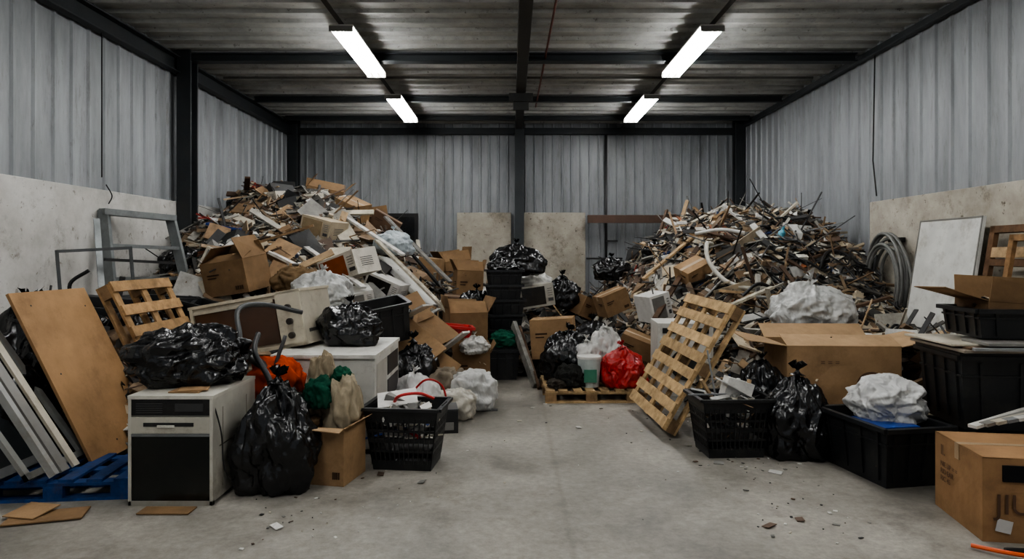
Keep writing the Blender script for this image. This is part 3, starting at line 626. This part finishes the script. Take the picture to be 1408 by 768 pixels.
bag('plastic_bag',(-4.2,10.0,1.9),(.42,.36,.28),WH,'wbag',31); bag('bin_bag',(-4.35,11.2,2.2),(.6,.6,.45),seed=32); bag('bin_bag',(-4.3,8.9,1.3),(.5,.5,.4),seed=34)
tote_mb(.38,.28,.16,col=lin((24,58,130))).build('blue_crate',(-4.05,9.6,1.85),(6,10,12))
bag('plastic_bag',(-2.12,7.6,.95),(.66,.55,.46),lin((196,196,192)),'wbag',33,flop=.6,sub=6)
tote_mb(.5,.42,.42,col=BLK2).build('plastic_tote',(-1.40,7.6,.66),(8,-10,24))
mb=MB(('enamel',)); mb.box((0,0,0),(1.1,.4,.03),WH); mb.box((0,0,.03),(1.1,.03,.06),WH); mb.build('white_panel',axes=((-1.15,9.2,.95),(-.75,.5,.65),(.3,1,.0)))
bag('plastic_bag',(-1.75,10.1,1.6),(.55,.5,.35),lin((180,190,194)),'wbag',35); rag('brown_bag',(-2.6,8.2,1.15),(.5,.4,.3),lin((110,90,66)),36)
mb=MB(('wood',))
for i,(p0,p1,c) in enumerate([((-4.2,9.0,1.5),(-2.7,9.3,2.0),PAL2),((-2.9,10.6,2.4),(-1.5,9.4,1.6),WH),((-1.9,9.6,1.8),(-.8,9.0,.8),CRM),((-3.9,8.6,1.3),(-3.0,8.9,1.7),BRN),((-2.5,8.4,1.3),(-1.4,8.2,.8),PAL2),((-1.7,10.5,1.8),(-.7,10.2,.7),BLK2),((-4.5,11.5,2.3),(-4.1,10.6,2.8),BRN),((-4.6,10.2,2.0),(-3.8,10.6,2.5),BLK2),((-2.0,10.8,2.2),(-.9,10,1.2),GRY),((-2.8,9.3,1.7),(-1.8,8.3,1.2),WH)]): mb.beam(p0,p1,.08,.03,c)
mb.build('timber_offcuts')
bag('bin_bag',(-1.35,8.1,.45),(.55,.5,.5),seed=41); bag('bin_bag',(-1.07,7.4,0),(.6,.5,.62),seed=42)
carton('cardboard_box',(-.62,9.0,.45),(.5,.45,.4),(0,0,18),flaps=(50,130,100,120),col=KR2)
mb=MB(('card',))
for (x,y,z,a,b2,w,l,c) in ((-1.1,7.6,.62,.5,-.6,.4,.75,KR),(-.95,7.9,.75,.7,-.35,.4,.6,KR2),(-.85,7.5,.45,.4,-.8,.25,.7,KR2),(-1.2,8.2,.95,.3,-.4,.35,.6,KR2)):
    mb.cbox((w,l,.008),Matrix.Translation((x,y,z))@Matrix.Rotation(a,4,'Z')@Matrix.Rotation(b2,4,'Y')@Matrix.Rotation(.5,4,'X'),c)
mb.build('cardboard_sheets')
mb=MB(('enamel',)); mb.cbox((.1,.9,.02),Matrix.Translation((-.75,7.7,.55))@Matrix.Rotation(.7,4,'Z')@Matrix.Rotation(-.5,4,'X'),WH); mb.cbox((.16,.7,.02),Matrix.Translation((-1.2,7.9,.9))@Matrix.Rotation(.9,4,'Z')@Matrix.Rotation(-.4,4,'X'),WH); mb.build('white_panel')
bag('plastic_bag',(-.96,6.65,0),(.58,.5,.42),lin((210,208,204)),'wbag',43,flop=.5); bag('plastic_bag',(-.40,7.1,0),(.46,.4,.42),lin((205,204,200)),'wbag',44,knot=False)
bag('plastic_bag',(-.60,6.75,0),(.46,.4,.28),lin((190,184,170)),'wbag',45,knot=False); rag('grey_rag',(-.7,7.3,0),(.5,.4,.4),lin((128,118,104)),46)
mb=MB(('plastic',)); mb.tube(smooth_pts([(-.95,6.4,.3),(-.8,6.35,.44),(-.66,6.4,.38),(-.6,6.4,.2)]),.01,RED); mb.build('bag_handle')
mb=MB(('plastic',)); mb.box((0,0,0),(.24,.3,.2),BLK2); mb.box((.03,-.005,.03),(.2,0,.1),GRY); mb.box((.0,.0,.2),(.24,.3,.215),DG); mb.build('black_speaker',(-.72,6.1,0),(0,0,8),bevel=.01)
tote_mb(.42,.3,.12,col=RED).build('red_basket',(-.72,8.3,.62),(0,6,10))
carton('cardboard_box',(-.50,8.4,0),(.45,.4,.42),(0,0,4),flaps=(80,130,100,120),col=KR2,fl=.3)
bag('plastic_bag',(-.45,8.2,.42),(.35,.3,.2),WH,'wbag',47)
carton('cardboard_box',(-.72,10.9,.85),(.42,.4,.5),(0,3,14),col=KR2,flaps=(60,110,120,100)); carton('cardboard_box',(-1.35,11.2,1.15),(.34,.3,.4),(0,6,-16),open_=False,col=KR)
carton('cardboard_box',(-.75,9.9,.7),(.5,.4,.3),(4,5,8),open_=False,col=BRN); bag('bin_bag',(-.5,9.7,.6),(.5,.5,.5),seed=48); carton('cardboard_box',(-1.0,12.2,1.0),(.5,.4,.5),(0,-6,30),col=KR2,flaps=(60,110,120,100))
# centre
mb=MB(('plastic',)); z=0.35
for i in range(5): tote_mb(.44,.4,.24,tp=.85,mb=mb,z0=z,off=(R.uniform(-.02,.02),0)); z+=.2
mb.build('stacked_crates',(-.10,9.4,0),(0,0,8))
tote_mb(.42,.36,.38,open_=False).build('plastic_tote',(-.14,8.9,0),(0,0,5))
bag('bin_bag',(0.06,9.9,1.3),(.85,.6,.42),seed=51); bag('bin_bag',(-.12,9.4,1.36),(.4,.36,.2),seed=52)
rag('green_cloth',(-.1,8.85,.42),(.35,.3,.2),lin((28,80,62)),53)
carton('cardboard_box',(.56,8.9,.28),(.55,.42,.5),(0,-4,-10),open_=False,col=KR); bag('bin_bag',(.55,9.0,0),(.6,.5,.4),seed=57)
wbox('microwave_oven',(.35,10.0,.85),(.5,.4,.32),(0,-8,10),face=BLK2,col=lin((180,176,164)))
bag('plastic_bag',(.35,10.4,1.05),(.5,.4,.3),WH,'wbag',54); bag('bin_bag',(.75,10.2,.8),(.5,.5,.45),seed=55); bag('bin_bag',(1.75,12,1.15),(.6,.5,.4),seed=56)
carton('cardboard_box',(1.0,10.2,.7),(.4,.4,.3),(14,20,40),open_=False,col=KR2); carton('cardboard_box',(1.45,9.6,.8),(.4,.3,.3),(0,-20,20),open_=False,col=KR2)
bag('bin_bag',(1.1,9.3,.1),(.6,.5,.6),seed=58); carton('cardboard_box',(1.55,8.6,.3),(.45,.3,.3),(10,20,-20),open_=False,col=KR2)
pallet_mb(1.0,.95,7,lin((166,140,104))).build('wooden_pallet',axes=((.36,7.36,0),(1,0.02,0),(0,1,0)))
bag('bin_bag',(.66,8.02,.14),(.64,.5,.54),seed=61,flop=.4); bag('plastic_bag',(1.12,8.1,.14),(.46,.38,.58),WH,'wbag',62,flop=.3,sub=6)
bag('red_plastic_bag',(1.23,7.62,.14),(.50,.38,.40),lin((180,22,20)),'wbag',63,flop=-.4,sub=6)
mb=MB(('plastic',)); mb.tube([(0,0,0),(0,0,.3),(0,0,.31)],[.11,.13,.13],lin((176,184,180)),n=24); mb.tube([(0,0,.31),(0,0,.335)],.137,WH,n=24); mb.box((-.07,-.128,.06),(.07,-.11,.2),lin((60,120,96))); mb.build('plastic_bucket',(.86,7.62,.14),smooth=False)
rag('dark_cloth',(.66,7.62,.14),(.32,.3,.24),lin((40,40,38)),64); rag('grey_rag',(.5,7.55,.14),(.2,.2,.1),lin((60,56,50)),65)
bag('plastic_bag',(.86,7.9,.3),(.34,.3,.3),WH,'wbag',66)
mb=MB(('wood',)); mb.beam((.02,8.9,.7),(.28,8.2,.02),.05,.12,GRY); mb.beam((.1,9.0,.65),(.32,8.1,.02),.03,.05,BRN); mb.build('timber_offcuts')
# ================================================================ RIGHT
pallet_mb(1.25,1.16,8,lin((190,160,118))).build('wooden_pallet',axes=((1.42,5.95,.02),(.60,0.02,1.04),(-.1,1,0)))
mb=MB(('enamel',)); mb.box((0,0,0),(.6,.6,.85),lin((196,194,186))); mb.box((.03,-.01,.05),(.57,0,.7),lin((206,204,196))); mb.box((.05,-.015,.74),(.55,0,.8),BLK2,'plastic'); mb.tube([(.3,-.005,.4),(.3,-.03,.4)],.17,lin((60,62,62)),'glass',24); mb.build('washing_machine',(1.60,7.5,0),(0,0,-4),bevel=.01)
mb=basket()
for i in range(6): mb.beam((R.uniform(-.15,.15),R.uniform(-.1,.1),.3),(R.uniform(-.25,.2),R.uniform(-.15,.15),R.uniform(.5,.6)),.03,.02,R.choice([CRM,WH,PAL]))
mb.beam((-.35,-.05,.48),(.1,.0,.47),.012,.012,STL); mb.beam((-.1,0,.4),(-.16,.05,.82),.012,.012,STL); mb.cbox((.3,.16,.01),Matrix.Translation((.05,0,.52))@Matrix.Rotation(.5,4,'Y'),WH); mb.cbox((.22,.12,.16),Matrix.Translation((.08,.04,.5))@Matrix.Rotation(.3,4,'Y'),WH)
mb.build('shopping_basket',(1.76,5.55,0),(0,0,3))
bag('bin_bag',(2.28,5.46,0),(.54,.46,.60),seed=71,flop=.1,sub=6,pear=.25); bag('bin_bag',(2.15,5.88,.25),(.36,.34,.42),seed=72)
o=carton('cardboard_box',(2.84,6.12,0),(.95,.62,.82),(0,0,-3),flaps=(20,150,172,168),fl=.36,marks=False,col=KR)
ink=lin((84,60,42))
text_on(o,'@',.26,(.08,-.325,.42),(90,0,0),ink); text_on(o,'H H',.08,(-.2,-.32,.12),(90,0,0),ink); text_on(o,'= = =',.07,(-.2,-.32,.66),(90,0,0),ink)
mb=tote_mb(.50,.72,.42,tp=.86)
for i in range(30): piece(mb,Vector((R.uniform(-.15,.15),R.uniform(-.25,.25),R.uniform(.2,.4))),Vector((0,0,1)),.5,.6)
mb.box((-.18,-.25,.36),(.1,.1,.40),BLU)
mb.build('plastic_tote',(2.72,5.02,0),(0,0,10)); bag('plastic_bag',(2.80,5.10,.37),(.48,.5,.32),lin((214,213,210)),'wbag',73,knot=False,crum=1.2,sub=6)
rag('grey_rag',(2.52,5.5,0),(.16,.2,.14),lin((150,148,142)),74)
# front right box
o=carton('cardboard_box',(3.03,4.05,0),(.72,.58,.47),(0,0,-9),open_=False,marks=False,col=lin((152,118,84)))
mb=MB(('card',)); mb.box((-.16,-.0,0),(.14,.012,.09),BLK); mbp=mb.build('hole_shade_patch',(-.1,-.301,.34)); mbp.parent=o  # black plate on the face paints the shade inside a hole
mb=MB(('card',)); mb.box((-.03,0,0),(.05,.004,.07),WH); q=mb.build('label',(-.27,-.299,.06),(0,12,0)); q.parent=o
text_on(o,'JIU',.16,(-.30,-.299,.16),(90,0,0),ink); text_on(o,'ll.',.09,(-.367,.20,.35),(90,0,-90),ink); text_on(o,'NIE UP = =\nRID EAR\nRIC 45',.045,(-.367,.2,.28),(90,0,-90),ink)
mb=MB(('plastic',)); mb.tube(smooth_pts([(2.5,3.72,.02),(2.62,3.6,.03),(2.8,3.55,.02)]),.012,ORG); mb.tube([(2.64,3.66,.02),(2.9,3.62,.03)],.014,BLK); mb.build('pruning_shears')
# totes stack far right
tote_mb(1.05,.6,.52,tp=.93,open_=False).build('plastic_tote',(3.68,5.0,.38),(0,0,-6)); tote_mb(1.0,.6,.34,tp=.93).build('storage_crate',(3.68,5.0,0),(0,0,-3))
mb=MB(('enamel',)); mb.box((-.65,-.4,0),(.5,.32,.02),lin((130,120,108))); mb.box((-.6,-.38,.02),(.45,.2,.035),lin((90,70,52)),'wood'); mb.box((-.68,-.3,.035),(.3,.35,.05),CRM)
mb.box((-.5,-.42,.05),(-.1,-.1,.07),GRY); mb.box((-.1,-.4,.05),(.4,.1,.065),WH); mb.beam((-.6,-.42,.03),(.4,-.5,.04),.04,.02,STL); mb.build('stacked_boards',(3.75,5.0,.93),(0,0,-4),bevel=.003)
mb=tote_mb(.95,.5,.2,tp=.95); mb.build('plastic_tote',(3.78,5.0,1.01),(0,0,-6))
carton('cardboard_box',(3.80,5.05,1.13),(.78,.45,.12),(0,3,-6),flaps=(100,100,165,165),col=KR2,marks=False,fl=.4)
mb=MB(('enamel',))
for i in range(5): mb.beam((2.95+i*.07,4.38,.50+i*.012),(3.9,4.75-i*.1,.62+i*.01),.06,.02,[WH,GRY,CRM,STL,WH][i])
mb.build('metal_trim_strips')
# on the right heap
bag('plastic_bag',(3.05,6.95,.80),(.80,.6,.5),lin((200,200,196)),'wbag',81,flop=-.6,sub=6)
bag('plastic_bag',(3.9,11.9,2.15),(.7,.6,.25),lin((166,162,150)),'wbag',82,knot=False); bag('plastic_bag',(3.4,11.0,2.1),(.5,.4,.25),lin((150,146,138)),'wbag',83,knot=False)
bag('bin_bag',(4.45,9.6,1.15),(.7,.6,.5),seed=84); bag('bin_bag',(2.35,11.3,1.5),(.4,.4,.3),seed=86); bag('bin_bag',(4.6,10.6,1.6),(.5,.5,.4),seed=87)
carton('cardboard_box',(4.2,11.3,2.05),(.5,.4,.3),(0,8,20),open_=False,col=CRM,marks=False); carton('cardboard_box',(4.65,11.3,1.75),(.4,.4,.3),(0,12,-20),open_=False,col=BRN)
carton('cardboard_box',(3.3,10.6,1.95),(.45,.35,.22),(12,14,-20),open_=False,col=KR2); carton('cardboard_box',(2.5,9.4,1.3),(.4,.3,.2),(20,-24,20),open_=False,col=KR)
mb=MB(('plastic',)); mb.tube(smooth_pts([(2.75,9.4,1.75),(2.62,9.2,1.74),(2.6,9.0,1.5),(2.75,8.7,1.25),(3.1,8.5,1.18),(3.3,8.7,1.3)]),.03,lin((190,186,174))); mb.tube(smooth_pts([(2.6,9.7,1.9),(2.9,9.5,1.95),(3.2,9.4,1.9)]),.025,WH); mb.build('flexible_hose',smooth=True)
mb=MB(('plastic',))
for k in range(34):
    x=R.uniform(2.3,4.2); y=R.uniform(7.4,9.9); pts=[]; dxx=R.uniform(.08,.24)
    for i in range(6): xx=min(x+i*dxx,4.8); yy=y+R.gauss(0,.1); pts.append((xx,yy,max(hr(xx,yy),.5)+.06+R.uniform(0,.12)))
    mb.tube(smooth_pts(pts),R.uniform(.006,.022),R.choice([BLK,BLK,BLK2,DG]),n=6)
mb.build('scrap_cables',smooth=True)
mb=MB(('wood',))
for (p0,p1,c) in [((2.0,9.6,1.0),(3.0,9.3,1.5),PAL2),((3.3,9.0,1.3),(4.4,9.2,1.7),BRN),((3.0,10.4,2.05),(4.2,9.6,1.75),PAL),((1.8,8.6,.8),(2.6,9.8,1.6),BRN),((3.6,8.3,1.0),(4.5,8.6,1.2),PAL2),((2.3,8.0,.9),(3.2,8.4,1.2),CRM),((2.2,8.9,1.0),(3.4,8.6,1.25),BLK2),((3.1,7.7,.8),(4.4,8.0,1.1),BRN),((2.6,10,1.9),(3.9,9.4,1.7),PAL2),((1.9,9.9,1.25),(2.9,10.4,2.0),PAL),((3.4,9.6,1.75),(4.5,9.9,1.75),KR3),((2.6,8.6,1.15),(3.9,8.2,1.05),PAL),((3.9,9.2,1.5),(4.6,10.4,2.1),PAL2),((3.2,11,2.2),(4.6,10.8,2.15),BRN),((2.8,10.6,2.1),(3.6,11.4,2.45),CRM)]: mb.beam(p0,p1,.07,.03,c)
mb.build('timber_offcuts')
mb=MB(('steel',))
for (p0,p1,r_) in [((3.4,9.0,1.5),(4.7,9.4,1.3),.03),((3.6,8.8,1.35),(4.7,8.9,1.05),.025),((2.4,9.2,1.2),(3.9,9.0,1.65),.018),((3.8,10.0,1.9),(4.75,9.6,1.45),.02),((2.2,8.4,.9),(3.0,9.0,1.5),.016),((2.9,8.1,1.1),(4.5,8.4,1.0),.02)]: mb.tube([p0,p1],r_,R.choice([STL,GRY,BLK2]))
mb.build('metal_pipes',smooth=True)
mb=MB(('plastic',)); mb.tube([(0,0,0),(0,0,.16),(0,0,.2),(0,0,.25)],[.05,.05,.02,.02],lin((90,160,180)),n=14); mb.build('plastic_bottle',(3.75,9.6,1.76),(10,12,0))
wbox('computer_tower',(1.9,9.0,.75),(.3,.4,.35),(0,-14,20),face=GRY,col=WH)
# door leaning on right wall
mb=MB(('enamel',)); L,Wd=1.96,1.08; c=lin((206,206,200))
mb.box((0,0,0),(L,Wd,.035),c); mb.box((0,0,.035),(L,.02,.042),lin((110,108,102))); mb.box((0,Wd-.02,.035),(L,Wd,.042),lin((110,108,102))); mb.box((L-.02,0,.035),(L,Wd,.042),lin((110,108,102)))
mb.tube([(1.0,.08,.03),(1.0,.08,.09)],.025,STL,'steel',12)
mb.build('old_door',axes=((4.55,6.98,.06),(.30,0,1.93),(0,1,0)),bevel=.003)
mb=MB(('wood',)); frame(mb,1.5,1.1,.07,.05,lin((100,74,52)),(1.1,)); mb.box((1.18,.1,.05),(1.28,1.0,.07),PAL); mb.box((.4,.1,.05),(.5,1.0,.07),PAL2); mb.box((.2,.4,.0),(1.45,.47,.04),PAL); mb.build('wooden_frame',axes=((4.6,5.75,.4),(.24,0,1.45),(0,1,0)))
mb=MB(('wood',)); frame(mb,1.35,.7,.06,.04,lin((140,108,74))); mb.build('wooden_frame',axes=((4.4,5.6,.45),(.22,0,1.3),(0,1,0)))
# hose coil on right wall
mb=MB(('plastic',)); pts=[]
for i in range(7*28):
    t=i/28*2*math.pi; r=.40+.07*math.sin(t*.31+1); pts.append((4.78+.08*math.sin(t*.17),8.72+r*math.cos(t)*.95+.05*math.sin(t*.4),1.26+r*1.25*math.sin(t)+.04*math.sin(i*.09)))
mb.tube(pts,.022,lin((110,110,106)),n=7); mb.box((4.84,8.6,1.76),(4.95,8.8,1.82),DG,'steel')
mb.tube(smooth_pts([(4.75,8.4,1.5),(4.7,8.35,1.0),(4.6,8.2,.7)]),.02,BLK2); mb.tube(smooth_pts([(4.8,9.0,1.6),(4.7,9.05,1.0),(4.55,8.9,.7)]),.02,DG); mb.build('hose_coil',smooth=True)

# ---------------------------------------------------------------- world + camera
w=bpy.data.worlds.new('world'); bpy.context.scene.world=w; w.use_nodes=True
w.node_tree.nodes['Background'].inputs[0].default_value=(0.87,0.93,1.0,1); w.node_tree.nodes['Background'].inputs[1].default_value=0.40
try: bpy.context.scene.view_settings.look='AgX - Medium High Contrast'
except Exception: pass
cam=bpy.data.cameras.new('camera'); co=bpy.data.objects.new('camera',cam); bpy.context.scene.collection.objects.link(co)
co.location=(0,0,1.6); co.rotation_euler=(math.radians(90),0,0); cam.sensor_width=36; cam.lens=24.03; cam.shift_y=-0.0241; cam.clip_end=100
bpy.context.scene.camera=co
